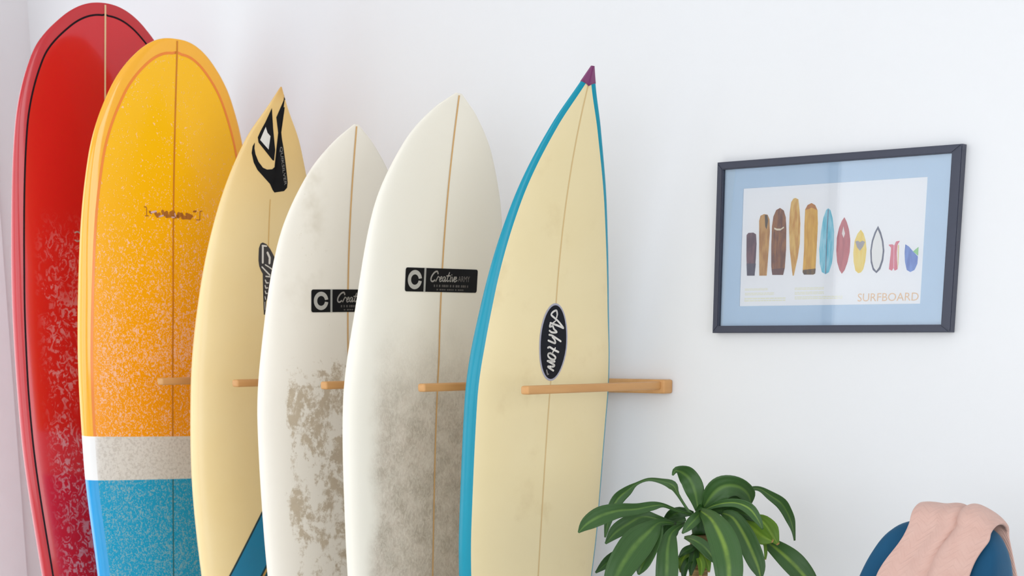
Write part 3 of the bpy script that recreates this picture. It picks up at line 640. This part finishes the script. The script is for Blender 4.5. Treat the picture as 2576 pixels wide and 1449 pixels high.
# ---- two white boards with waxy grime
def white_board_mat(name, base_a, base_b, patchy):
    k = NT(name, .42, .35, .0)
    v = k.coords(); X, Y, Z = k.xyz(v)
    c = k.mix(k.noise(v, 4, 3), base_a, base_b)
    if patchy:
        patch = k.noise(k.coords((1, 1, .62)), 15, 6, .68, .5)
        fine = k.noise(v, 70, 5, .7)
        m = k.math('ADD', k.math('MULTIPLY', patch, .72), k.math('MULTIPLY', fine, .40))
        bias = k.math('ADD', k.ramp(Z, .85, 1.20, .03, .085), k.ramp(Z, .76, .70, .0, -.2))
        m = k.math('ADD', m, bias)
        m = k.math('SUBTRACT', m, k.ramp(X, -.02, -.06, .0, .10))
        pen = k.math('ADD', k.ramp(Z, 1.12, 1.36, 0., .22), k.ramp(X, .150, .20, 0., .30))
        m = k.math('SUBTRACT', m, pen)
        m = k.ramp(m, .555, .665)
        m2 = k.math('MULTIPLY', k.ramp(k.noise(v, 8, 4), .5, .7), k.ramp(Z, 1.30, 1.5), True)
        m2 = k.math('MULTIPLY', m2, k.math('MULTIPLY', k.ramp(X, .05, .1), k.ramp(X, .195, .16)), True)
        c = k.mix(k.math('MULTIPLY', m2, .5), c, '#cbbfa8')
        dirt = k.mix(k.noise(v, 45, 4), '#ab9779', '#d0bea2')
        c = k.mix(k.math('MULTIPLY', m, .82), c, dirt)
        rel = m
    else:
        zone = k.math('MULTIPLY', k.ramp(k.math('ADD', Z, k.math('MULTIPLY', k.noise(v, 9, 4), .12)), 1.42, 1.16), k.ramp(k.math('ADD', X, k.math('MULTIPLY', k.noise(v, 6, 3), .09)), .238, .185), True)
        fibre = k.noise(k.coords((1, 1, .6), (0, .5, 0)), 120, 6, .7, 1.5)
        soft = k.noise(v, 14, 4, .6)
        m = k.math('MULTIPLY', zone, k.math('ADD', k.math('ADD', k.math('MULTIPLY', k.ramp(fibre, .3, .7), .42), k.math('MULTIPLY', soft, .30)), .30), True)
        dirt = k.mix(k.ramp(k.noise(v, 22, 5, .65), .35, .68), '#c6b7a6', '#a39480')
        c = k.mix(k.math('MULTIPLY', m, 1.0), c, dirt)
        rel = k.math('MULTIPLY', fibre, zone)
    k.color(c)
    k.bump(rel, .25, .0009)
    return k.m
WHITE1 = white_board_mat('stained_white_foam', '#f2ebdd', '#f7f0e3', True)
WHITE2 = white_board_mat('grimy_white_foam', '#f2ecdd', '#f6f0e2', False)
TANS = plain('wood_stringer', '#d9ae74', .45)

def sticker(sh, parent, x0, s0, tilt):
    """black rectangular sticker: ring emblem, divider, script name and small print"""
    Wd, Hd = .2125, .0490
    def at(u, w):                       # u to the right, w downwards, in sticker widths and heights
        return (x0 - u * Wd, sh.L - (s0 - tilt * u * Wd + w * Hd))
    def rrect(u0, u1, w0, w1, ru):
        rw = ru * Wd / Hd
        pts = []
        for cu, cw, a0 in ((u1 - ru, w0 + rw, -90), (u1 - ru, w1 - rw, 0), (u0 + ru, w1 - rw, 90), (u0 + ru, w0 + rw, 180)):
            for q in range(5):
                a = R(a0 + q * 22.5)
                pts.append(at(cu + ru * math.cos(a), cw + rw * math.sin(a)))
        return pts
    st = decal('sticker', [rrect(0, 1, 0, 1, .022)], BLACK, parent, sh, .0012)
    ring = []
    A = np.linspace(R(9), R(351), 30)
    for a, b in zip(A, A[1:]):
        ring.append([at(.122 + r * math.cos(t) * .093, .5 + r * math.sin(t) * .093 * Wd / Hd) for r, t in ((.54, a), (.54, b), (1, b), (1, a))])
    decal('emblem', ring, plain('silver_print', '#b3b0a8', .4), st, sh, .0017)
    decal('divider', [[at(.242, 0), at(.268, 0), at(.268, 1), at(.242, 1)]], plain('silver_print', '#a3a29c', .4), st, sh, .0017)
    g = []
    S = lambda pts, w=.0024: g.extend(stroke([at(.33 + .37 * p[0], .12 + .45 * p[1]) for p in smooth_line(pts, 3)], w))
    S([(.27, .22), (.24, .02), (.14, .12), (.04, .5), (.02, .85), (.08, .98), (.16, .85)], .0034)          # C
    S([(.20, .95), (.27, .55), (.29, .5), (.33, .58)])                                                    # r
    S([(.34, .8), (.43, .62), (.40, .5), (.34, .75), (.36, .97), (.44, .85)])                               # e
    S([(.56, .58), (.50, .52), (.45, .8), (.49, .95), (.56, .6), (.54, .95), (.60, .85)])                    # a
    S([(.70, .1), (.63, .7), (.64, .95), (.69, .85)]); S([(.60, .42), (.74, .40)])                           # t
    S([(.76, .52), (.73, .92), (.77, .9)]); S([(.79, .3), (.795, .32)])                                      # i
    S([(.81, .52), (.83, .95), (.90, .5)])                                                                # v
    S([(.89, .8), (.98, .62), (.95, .5), (.89, .75), (.91, .97), (1.0, .82)])                                 # e
    decal('script', g, plain('silver_print', '#a7a29a', .4), st, sh, .0017)
    tp = text_polys('ARMY', 1.0)
    tw = max(p[0] for q in tp for p in q) - min(p[0] for q in tp for p in q)
    th = max(p[1] for q in tp for p in q) - min(p[1] for q in tp for p in q)
    decal('lettering', map_polys(tp, lambda x, y: at(.80 + x / tw * .17, .44 - y / th * .24)), plain('faint_grey_print', '#6d6762', .5), st, sh, .0017)
    rnd = random.Random(3)
    small = []
    for w0, w1, ua, ub in ((.69, .79, .38, .87), (.87, .93, .42, .80)):        # two unreadable lines of small print
        u = ua
        while u < ub:
            e = min(ub, u + rnd.uniform(.012, .03))
            small.append([at(u, w0), at(e, w0), at(e, w1), at(u, w1)])
            u = e + rnd.choice((.006, .006, .02))
    decal('small_print', small, DIMP, st, sh, .0017)['kind'] = 'stuff'

w1o, w1s = board_root('white1', 'surfboard', 'shorter white surfboard blotched with brown wax stains, black sticker half hidden')
make_hull(w1s, WHITE1, w1o)
decal('stringer', strip([(0, w1s.L - .004), (0, .05)], .0042), TANS, w1o, w1s, .0009, .012)
sticker(w1s, w1o, .1012, .3447, 0.)
w2o, w2s = board_root('white2', 'surfboard', 'white surfboard with even grey-brown grime and a fully visible black sticker')
make_hull(w2s, WHITE2, w2o)
decal('stringer', strip([(0, w2s.L - .004), (0, .05)], .0042), TANS, w2o, w2s, .0009, .012)
sticker(w2s, w2o, .1041, .3562, .044)

# ---- cream with the turquoise rail
k = NT('cream_resin_deck', .38, .4, .08)
v = k.coords(); X, Y, Z = k.xyz(v)
c = k.mix(k.noise(v, 4, 4), '#e9d5a2', '#efdfb4')
c = k.mix(k.math('MULTIPLY', k.ramp(k.noise(v, 9, 5, .6), .55, .8), .35), c, '#cdb380')
k.color(c)
CREAMD = k.m
TURQ = plain('turquoise_resin_rail', '#0090a8', .3, .35, .06, .05)
PURPLE = plain('purple_nose_paint', '#7a2f63', .3, .5, .3)
ao, as_ = board_root('ashton', 'surfboard', 'cream surfboard with turquoise rails, purple nose tip and black oval logo')
_, rail, (yb, xb) = make_split(as_, lambda d: .0122, CREAMD, TURQ, ao, 'rail', plain('cream_resin_bottom', '#ead9ae', .35))
# the nose tip: the rail's last centimetres are painted purple and are a part of their own
an = np.linspace(0, 2 * np.pi, 40, endpoint=False)
tipd = [1e-5] + list(.030 * np.linspace(.03, 1, 16) ** 1.3)
def tip_ring(d):
    c = as_.ring(d, an)
    r = float(as_.rocker(d))
    return [(p[0] * 1.02 + (0.0002 if p[0] > 0 else -.0002), r + (p[1] - r) * 1.03 + (.0003 if p[1] > r else -.0003), p[2] - max(0, .5 - abs(p[0]) / max(float(as_.width(d)), 1e-5) * .8) * .014 * min(1, d / .03)) for p in c]
t_ = loft('nose_tip', [tip_ring(d) for d in tipd], PURPLE, ao, True)
t_['label'] = 'purple painted nose tip'
decal('stringer', strip([(0, as_.L - yb[0] - .004), (0, .05)], .0032), plain('tan_wood_stringer', '#d9bb84', .45), ao, as_, .00035, .006)
(o1, o2), (o3, o4) = OVAL
cx, cz = (o1[0] + o2[0]) / 2, (o1[1] + o2[1]) / 2
rxx, rzz = (o3[0] - o4[0]) / 2, (o1[1] - o2[1]) / 2
lg = decal('logo_border', [ellipse(cx, cz, rxx + .0015, rzz + .001)], plain('lavender_grey_print', '#a9a7b4', .4), ao, as_, .0005)
decal('logo', [ellipse(cx, cz, rxx - .0022, rzz - .0030)], plain('navy_black_print', '#0c0e18', .5, .25), ao, as_, .0009)
decal('lettering', [q for w, p in ASHTON for q in stroke(smooth_line(p, 3), w)], PALE, ao, as_, .0014)
decal('small_mark', stroke(ASHTON_MARK, .003), GREYP, ao, as_, .0014)

# ------------------------------------------------------------------ wooden wall rack
k = NT('oiled_pine', .45, .35, 0)
v = k.coords((1, 1, 6))
k.color(k.mix(k.noise(k.coords((14, 1.4, 14)), 3.5, 5, .6, .6), '#c48d54', '#dba86e'))
PINE = k.m
rack = thing('surfboard_rack', 'light wooden wall rack whose pegs hold the surfboards apart', 'rack', (1.65, 0, 1.2))
def to_rack(o):
    o.matrix_parent_inverse = Matrix.Translation((-1.65, 0, -1.2))
    return o
to_rack(box('rail', (.92, -.034, 1.1845), (2.262, 0, 1.2145), PINE, rack, .004))
for px in (1.116, 1.385, 1.675, 1.965, 2.243):
    bm = bmesh.new()
    add_box(bm, (px - .0105, -.498, 1.1935), (px + .0105, -.030, 1.2105), .0045, 3)
    to_rack(from_bm('peg', bm, PINE, rack, True))

# ------------------------------------------------------------------ framed print
fx0, fx1, fz0, fz1 = 2.373, 2.918, 1.313, 1.6565
fr = thing('framed_print', 'dark slate framed surfboard print with pale blue mat on the wall', 'picture', ((fx0 + fx1) / 2, 0, fz0))
FI = Matrix.Translation((-(fx0 + fx1) / 2, 0, -fz0))
def to_frame(o, lab=None):
    o.matrix_parent_inverse = FI
    if lab:
        o['label'] = lab
    return o
SLATE = plain('slate_frame_paint', '#3a3d4c', .4, .4, 0, .08)
xs = [p[0] for p in FRAME_IN]; zs = [p[1] for p in FRAME_IN]
ix0, ix1 = (xs[0] + xs[3]) / 2, (xs[1] + xs[2]) / 2
iz0, iz1 = (zs[2] + zs[3]) / 2, (zs[0] + zs[1]) / 2
for a, b in (((fx0, fz0), (ix0, iz0)), ):
    pass
def mitre(p):          # p: outer a, outer b, inner b, inner a
    bm = bmesh.new()
    fvs = [bm.verts.new((x, -.020, z)) for x, z in p]
    bvs = [bm.verts.new((x, -.002, z)) for x, z in p]
    bm.faces.new(fvs); bm.faces.new(bvs[::-1])
    for i in range(4):
        j = (i + 1) % 4
        bm.faces.new((fvs[j], fvs[i], bvs[i], bvs[j]))
    bmesh.ops.recalc_face_normals(bm, faces=bm.faces[:])
    bmesh.ops.bevel(bm, geom=[e for e in bm.edges if all(v.co.y < -.01 for v in e.verts)], offset=.0015, segments=2, affect='EDGES')
    return bm
OC = [(fx0, fz1), (fx1, fz1), (fx1, fz0), (fx0, fz0)]
IC = [(ix0, iz1), (ix1, iz1), (ix1, iz0), (ix0, iz0)]
for i in range(4):
    j = (i + 1) % 4
    to_frame(from_bm('frame_side', mitre([OC[i], OC[j], IC[j], IC[i]]), SLATE, fr))
MAT = plain('pale_blue_mat_card', '#bcd6ee', .7, .2, 0, .02)
PAPER = plain('white_paper', '#fbfcff', .7, .2, 0, .01)
def sheet(name, polys, y, mat, par=None, th=.0004):
    bm = bmesh.new()
    for pl in polys:
        fv_ = [bm.verts.new((x, y, z)) for x, z in pl]
        f = bm.faces.new(fv_)
        r = bmesh.ops.extrude_face_region(bm, geom=[f])
        for e in r['geom']:
            if isinstance(e, bmesh.types.BMVert):
                e.co.y += th
    bmesh.ops.triangulate(bm, faces=bm.faces[:])
    bmesh.ops.recalc_face_normals(bm, faces=bm.faces[:])
    o = from_bm(name, bm, mat, par or fr)
    return to_frame(o) if par is None else o
pxs = [p[0] for p in PRINT]; pzs = [p[1] for p in PRINT]
qx0, qx1 = (pxs[0] + pxs[3]) / 2, (pxs[1] + pxs[2]) / 2
qz0, qz1 = (pzs[2] + pzs[3]) / 2, (pzs[0] + pzs[1]) / 2
to_frame(box('backing_board', (fx0 + .004, -.006, fz0 + .004), (fx1 - .004, -.001, fz1 - .004), PAPER, fr))
PC = [(qx0, qz1), (qx1, qz1), (qx1, qz0), (qx0, qz0)]
IM = [(ix0 - .002, iz1 + .002), (ix1 + .002, iz1 + .002), (ix1 + .002, iz0 - .002), (ix0 - .002, iz0 - .002)]
sheet('mat_card', [[IM[i], IM[(i + 1) % 4], PC[(i + 1) % 4], PC[i]] for i in range(4)], -.0085, MAT, None, .0018)
print_o = sheet('print', [[(x, z) for x, z in PC]], -.0066, PAPER)
INK = dict(plum=('#5b3f4f', '#7a5560'), amber=('#b07a3e', '#cf9e5c'), walnut=('#6e4030', '#9c6238'), honey=('#cf9440', '#e6be6a'), gold=('#d49a30', '#e8b648'),
           sky=('#6fc8de', '#a8deee'), crimson=('#b0404e', '#c65a62'), yellow=('#f4d040', '#f6dc70'), white=('#4a4c68', '#565a74'), white_in=('#f1f1ee', '#f4f3f0'),
           pink=('#dc6078', '#e2788a'), blue=('#4a70c4', '#6d92da'), green=('#7cc878', '#9ad88e'), walnut_mark=('#e6d6b8', '#efe2c8'), amber_mark=('#4a4038', '#5a4a3c'),
           gold_cap=('#b06a28', '#c07c34'), gold_foot=('#54402c', '#7a5a34'), plum_foot=('#4a4458', '#565064'), walnut_foot=('#5c3a3a', '#70463e'),
           sky_line=('#7d8fa4', '#8d9cb0'), crimson_mark=('#e8dcd8', '#f0e8e4'), yellow_heart=('#98929c', '#a8a2a4'), pink_line=('#f0a8c0', '#f2b4c8'), pink_edge=('#f0d890', '#f4e0a0'))
def ink(name):
    a, b = INK[name]
    k = NT('print_ink_' + name, .7, .2)
    k.color(k.mix(k.ramp(k.noise(k.coords((60, 1, 12)), 2.2, 4), .35, .65), a, b))
    return k.m
OVER = {'walnut_mark', 'amber_mark', 'gold_cap', 'gold_foot', 'plum_foot', 'walnut_foot', 'sky_line', 'crimson_mark', 'yellow_heart', 'pink_line', 'pink_edge', 'white_in', 'green'}
for nm, pl in PB.items():
    o = sheet('printed_mark' if nm in OVER else 'printed_surfboard', [pl], -.0072 if nm in OVER else -.0069, ink(nm), print_o, .0002)
    if nm not in OVER:
        o['label'] = {'plum': 'short plum-brown board', 'amber': 'amber wooden board with dark streak', 'walnut': 'dark walnut board', 'honey': 'tallest honey board tapering to a point', 'gold': 'broad golden board',
                      'sky': 'sky blue board', 'crimson': 'crimson pointed board', 'yellow': 'yellow board with grey heart', 'white': 'white board with dark outline', 'pink': 'small pink fish-tailed board', 'blue': 'small blue board with green corner'}[nm]
(a0, a1), (b0, b1) = PTEXT
tp = text_polys('SURFBOARD', 1.0)
tw = max(p[0] for q in tp for p in q) - min(p[0] for q in tp for p in q)
th_ = max(p[1] for q in tp for p in q) - min(p[1] for q in tp for p in q)
zc = (a1 + b1) / 2
PK = NT('pale_orange_ink', .7, .2, 0, '#f0c9a0')
sheet('lettering', map_polys(tp, lambda x, y: ((a0 + b0) / 2 + x / tw * (b0 - a0), zc + y / th_ * .0155)), -.0070, PK.m, print_o, .0002)
rnd = random.Random(5)
lines = []
for pl in PBLOCKS:                      # the pale yellow paragraphs, too fine to read
    x0, x1 = pl[0][0], pl[1][0]; zt, zb = pl[0][1], pl[3][1]
    for r_ in range(2):
        z0 = zt + (zb - zt) * (r_ * .5 + .08); z1_ = zt + (zb - zt) * (r_ * .5 + .38)
        x = x0
        while x < x1:
            e = min(x1, x + rnd.uniform(.004, .012))
            lines.append([(x, z0), (e, z0), (e, z1_), (x, z1_)])
            x = e + .0012
sheet('small_print', lines, -.0069, plain('pale_yellow_ink', '#f5f4de', .7, .2), print_o, .0002)['kind'] = 'stuff'
k = bpy.data.materials.new('picture_glass'); k.use_nodes = True
t = k.node_tree; t.nodes.remove(t.nodes['Principled BSDF'])
tr = t.nodes.new('ShaderNodeBsdfTransparent'); gl = t.nodes.new('ShaderNodeBsdfGlossy'); mx = t.nodes.new('ShaderNodeMixShader'); fn = t.nodes.new('ShaderNodeFresnel')
gl.inputs['Roughness'].default_value = 0.; fn.inputs[0].default_value = 1.5
t.links.new(fn.outputs[0], mx.inputs[0]); t.links.new(tr.outputs[0], mx.inputs[1]); t.links.new(gl.outputs[0], mx.inputs[2])
t.links.new(mx.outputs[0], t.nodes['Material Output'].inputs[0])
sheet('glass', [[(x, z) for x, z in IM]], -.0135, k, None, .0015)

# ------------------------------------------------------------------ potted plant
def leaf_mat(name, dark, mid, stripe, tipc=None):
    k = NT(name, .42, .35, 0)
    uv = k.n('ShaderNodeUVMap')
    U, V, _ = k.xyz(uv.outputs[0])
    a = k.math('ABSOLUTE', k.math('SUBTRACT', U, .5))
    n = k.noise(k.coords((1, 1, 1)), 28, 3)
    wv = k.n('ShaderNodeTexNoise', noise_dimensions='1D')
    k.t.links.new(k.math('MULTIPLY', U, 26.), wv.inputs['W'])
    c = k.mix(k.ramp(wv.outputs[0], .4, .62), dark, mid)
    c = k.mix(k.math('MULTIPLY', k.ramp(a, .13, .015), k.ramp(n, .3, .6, .4, .85)), c, stripe)
    if tipc:
        c = k.mix(k.ramp(V, .93, .99), c, tipc)
    k.color(c)
    k.b.inputs['Subsurface Weight'].default_value = 0.
    k.bump(wv.outputs[0], .12, .001)
    return k.m
LM = [leaf_mat('leaf_green', '#2a4a20', '#42652f', '#5f7f38'),
      leaf_mat('striped_leaf_green', '#2a4c22', '#476a34', '#7d9a3e'),
      leaf_mat('deep_leaf_green', '#163a0c', '#24480f', '#365a16'),
      leaf_mat('yellowing_leaf_green', '#4a7010', '#6a8c20', '#86a430', '#c08a5a')]
plant = thing('potted_plant', 'bushy green corn plant with arching striped leaves beside the cream surfboard', 'plant', (2.566, -.361, 0))
PI_ = Matrix.Translation((-2.566, .361, 0))
def to_plant(o):
    o.matrix_parent_inverse = PI_
    return o
TERRA = plain('white_ceramic_glaze', '#e8e6e1', .25, .5, .2)
to_plant(lathe('pot', [(0, 0), (.105, 0), (.115, .01), (.15, .27), (.155, .28), (.145, .285), (.138, .27), (.13, .255), (0, .255)], TERRA, plant, 48, (2.566, -.361, 0)))
to_plant(lathe('soil', [(0, .268), (.06, .272), (.134, .262)], plain('dark_soil', '#2b2019', .95, .1, 0, .5, 90), plant, 32, (2.566, -.361, 0)))
k = NT('tan_cane_bark', .8, .2)
v = k.coords((1, 1, 14))
k.color(k.mix(k.ramp(k.noise(v, 9, 4), .35, .65), '#5e4a2c', '#a08456'))
k.bump(k.noise(v, 9, 4), .6, .003)
cn = []
cr = []
for i in range(30):
    z = .265 + (.925 - .265) * i / 29
    cn.append((2.566 - .004 * math.sin(z * 6), -.361 + .02 * (z - .3) , z)); cr.append(.021 + (.0022 if i % 3 == 0 else 0) - .004 * (z - .27))
to_plant(tube('cane', cn, cr, k.m, plant, 18))
stalk = [cn[-1], (2.562, -.345, .94), (2.560, -.336, .966), (2.559, -.333, .985)]
to_plant(tube('stalk', stalk, [.014, .013, .010, .004], LM[2], plant, 12))
vw = Vector(VIEW)
rnd = random.Random(11)
for kind, mid in LEAVES:
    pts = smooth_line([tuple(p[:3]) for p in mid], 4)
    hws = [p[0] for p in smooth_line([(p[3], 0, 0) for p in mid], 4)]
    n = len(pts)
    V_, F_, UVs = [], [], []
    NC = 9
    tw_ = rnd.uniform(-.35, .35)
    ph = rnd.uniform(0, 6)
    for i, p in enumerate(pts):
        p = Vector(p)
        t_ = (Vector(pts[min(i + 1, n - 1)]) - Vector(pts[max(i - 1, 0)])).normalized()
        side = t_.cross(vw).normalized()
        up = side.cross(t_).normalized()
        ang = tw_ * math.sin(i / (n - 1) * math.pi)
        sd = side * math.cos(ang) + up * math.sin(ang)
        nr = up * math.cos(ang) - side * math.sin(ang)
        hw = max(hws[i], .0008) / max(.6, math.cos(ang))
        for c_ in range(NC):
            u = c_ / (NC - 1) * 2 - 1
            fold = .30 * abs(u) ** 1.3 - .05 * math.cos(u * 9)
            wave = .10 * math.sin(i * .55 + ph + u * 1.5) * u * u
            V_.append(p + sd * (u * hw) + nr * ((fold + wave) * hw))
            UVs.append((c_ / (NC - 1), i / (n - 1)))
    for i in range(n - 1):
        for c_ in range(NC - 1):
            a = i * NC + c_
            F_.append((a, a + 1, a + NC + 1, a + NC))
    o = from_py('leaf', V_, F_, LM[kind], plant)
    uvl = o.data.uv_layers.new(name='UVMap')
    for lp in o.data.loops:
        uvl.data[lp.index].uv = UVs[lp.vertex_index]
    sd_ = o.modifiers.new('thickness', 'SOLIDIFY'); sd_.thickness = .0008; sd_.offset = 0
    to_plant(o)

# ------------------------------------------------------------------ armchair and throw
CC = Vector((3.121, -.42, 0))
CANG = .089
ev = Vector((math.cos(CANG), math.sin(CANG), 0))
dv = Vector((math.sin(CANG), -math.cos(CANG), 0))
ch = thing('armchair', 'deep blue velvet chair with a rounded back, pink throw over it', 'chair', CC)
CM_ = Matrix.Identity(4)
for i, a in enumerate((ev, dv, Vector((0, 0, 1)))):
    CM_[0][i], CM_[1][i], CM_[2][i] = a
CM_.translation = CC
ch.matrix_world = CM_
k = NT('blue_velvet', .75, .25)
v = k.coords()
k.color(k.mix(k.noise(v, 7, 4), '#0d4262', '#155276'))
k.b.inputs['Sheen Weight'].default_value = .2
k.b.inputs['Sheen Roughness'].default_value = .35
k.b.inputs['Sheen Tint'].default_value = (.5, .75, .9, 1)
k.bump(k.noise(v, 600, 2), .15, .0006)
VELVET = k.m
ZT, ZB, AW, PT = .996, .726, .127, 4.12
def half_w(z):
    u = min(1, max(0, (z - ZB) / (ZT - ZB)))
    return AW * max(0., 1 - u ** PT) ** (1 / PT)
def top_z(e):
    u = min(1, abs(e) / AW)
    return ZB + (ZT - ZB) * max(0., 1 - u ** PT) ** (1 / PT)
def front(e, z):
    h = ZT - z
    return .030 + .70 * min(h, .13) + .06 * max(0, h - .13) + .118 * e * e
def rear(e, z):
    h = ZT - z
    return -.030 - .014 * h + .06 * e * e
rings = []
NP = 72
ph_ = []
for i in range(NP + 1):                 # outline of the back from the lower left round the top to the lower right
    t = i / NP
    if t < .18:
        q_ = t / .18
        ph_.append((-AW - .094 * (1 - q_) ** 1.6, .36 + (ZB - .36) * q_))
    elif t > .82:
        q_ = (1 - t) / .18
        ph_.append((AW + .094 * (1 - q_) ** 1.6, .36 + (ZB - .36) * q_))
    else:
        a = math.pi * (1 - (t - .18) / .64)
        c_, s_ = math.cos(a), math.sin(a)
        ph_.append((AW * math.copysign(abs(c_) ** (2 / PT), c_), ZB + (ZT - ZB) * s_ ** (2 / PT)))
for i in range(1, 12):                  # and back along the lower edge
    ph_.append((AW + .094 - (AW + .094) * 2 * i / 12, .36))
cen = (0, .68)
prof = [(0, 1), (.45, 1), (.75, 1), (.88, .99), (.94, .95), (.975, .85), (.993, .6), (1, .25), (1, -.25), (.993, -.6), (.975, -.85), (.94, -.95), (.88, -.99), (.75, -1), (.45, -1), (0, -1)]
for r_, w_ in prof:
    ring = []
    for e, z in ph_:
        ee = cen[0] + (e - cen[0]) * r_
        zz = cen[1] + (z - cen[1]) * r_
        f_, b_ = front(ee, zz), rear(ee, zz)
        ring.append((ee, (f_ + b_) / 2 + (f_ - b_) / 2 * w_, zz))
    rings.append(ring)
n = len(ph_)
V_ = [p for r_ in rings for p in r_]
F_ = [(i * n + k_, i * n + (k_ + 1) % n, (i + 1) * n + (k_ + 1) % n, (i + 1) * n + k_) for i in range(len(rings) - 1) for k_ in range(n)]
from_py('backrest', V_, F_, VELVET, ch)
bm = bmesh.new(); add_box(bm, (-.225, .125, .34), (.225, .55, .455), .04, 5); from_bm('seat_cushion', bm, VELVET, ch, True)
bm = bmesh.new(); add_box(bm, (-.235, -.03, .27), (.235, .56, .35), .025, 4); from_bm('seat_base', bm, VELVET, ch, True)
LEG = plain('dark_walnut_leg', '#3a2618', .4)
for sx in (-.2, .2):
    for sy in (.03, .48):
        tube('leg', [(sx * 1.12, sy + (.03 if sy > .2 else -.03), 0), (sx, sy, .285)], [.011, .018], LEG, ch, 14)

k = NT('blush_pink_knit', .9, .15)
uv = k.n('ShaderNodeUVMap')
U, V, _ = k.xyz(uv.outputs[0])
zz = k.math('PINGPONG', k.math('MULTIPLY', U, 1.0), .017)
wv = k.math('SINE', k.math('MULTIPLY', k.math('ADD', V, k.math('MULTIPLY', zz, 1.0)), 2 * math.pi / .0125))
k.color(k.mix(k.noise(k.coords(), 40, 4), '#c9a194', '#d5b2a5'))
k.b.inputs['Sheen Weight'].default_value = .15
fz = k.math('ADD', k.math('MULTIPLY', k.ramp(wv, -.6, 1.), .8), k.math('MULTIPLY', k.noise(k.coords(), 420, 3), .5))
k.bump(fz, .4, .0018)
PINK = k.m
throw = tag(bpy.data.objects.new('throw_blanket', None), 'blush pink zigzag knit throw draped over the blue chair back', 'blanket')
COL.objects.link(throw)
throw.matrix_world = CM_
E0, E1, NE, NTp = -.048, .097, 44, 90
V_, F_, UVs = [], [], []
for i in range(NTp + 1):
    for j in range(NE + 1):
        e = E0 + (E1 - E0) * j / NE
        zt = top_z(e) + .002
        s_ = (e - E0) / (E1 - E0)
        g = .013 + .0035 * math.sin(s_ * 11 + .6) + .007 * math.exp(-((s_ - .42) / .10) ** 2) - .008 * math.exp(-((s_ - .555) / .045) ** 2) + .004 * math.exp(-((s_ - .68) / .08) ** 2)
        t = i / NTp
        if t < .52:                      # front fall, drifting sideways across the back
            z = .74 + (zt - .74) * (t / .52)
            h = zt - z
            ee = e - .30 * min(h, .2) + .004 * math.sin(h * 60 + s_ * 3)
            p = (ee, front(ee, z) + g, z)
            q = z
        elif t < .68:                    # over the rim
            a = (t - .52) / .16 * math.pi
            fr_, re_ = front(e, zt) + g, rear(e, zt) - .014
            m_, h_ = (fr_ + re_) / 2, (fr_ - re_) / 2
            p = (e, m_ + h_ * math.cos(a), zt + (.018 + g * .5) * math.sin(a))
            q = zt + (t - .52) / .16 * .10
        else:                            # rear fall
            z = zt - (zt - .70) * (t - .68) / .32
            p = (e + .29 * (zt - z), rear(e, z) - .016 - .004 * math.sin(e * 60), z)
            q = zt + .10 + (zt - z)
        V_.append(p)
        UVs.append((e, q))
m_ = NE + 1
for i in range(NTp):
    for j in range(NE):
        F_.append((i * m_ + j, i * m_ + j + 1, (i + 1) * m_ + j + 1, (i + 1) * m_ + j))
o = from_py('fabric', V_, F_, PINK, throw)
uvl = o.data.uv_layers.new(name='UVMap')
for lp in o.data.loops:
    uvl.data[lp.index].uv = UVs[lp.vertex_index]
sd_ = o.modifiers.new('thickness', 'SOLIDIFY'); sd_.thickness = .007; sd_.offset = 0
sb = o.modifiers.new('smooth', 'SUBSURF'); sb.levels = 1; sb.render_levels = 1
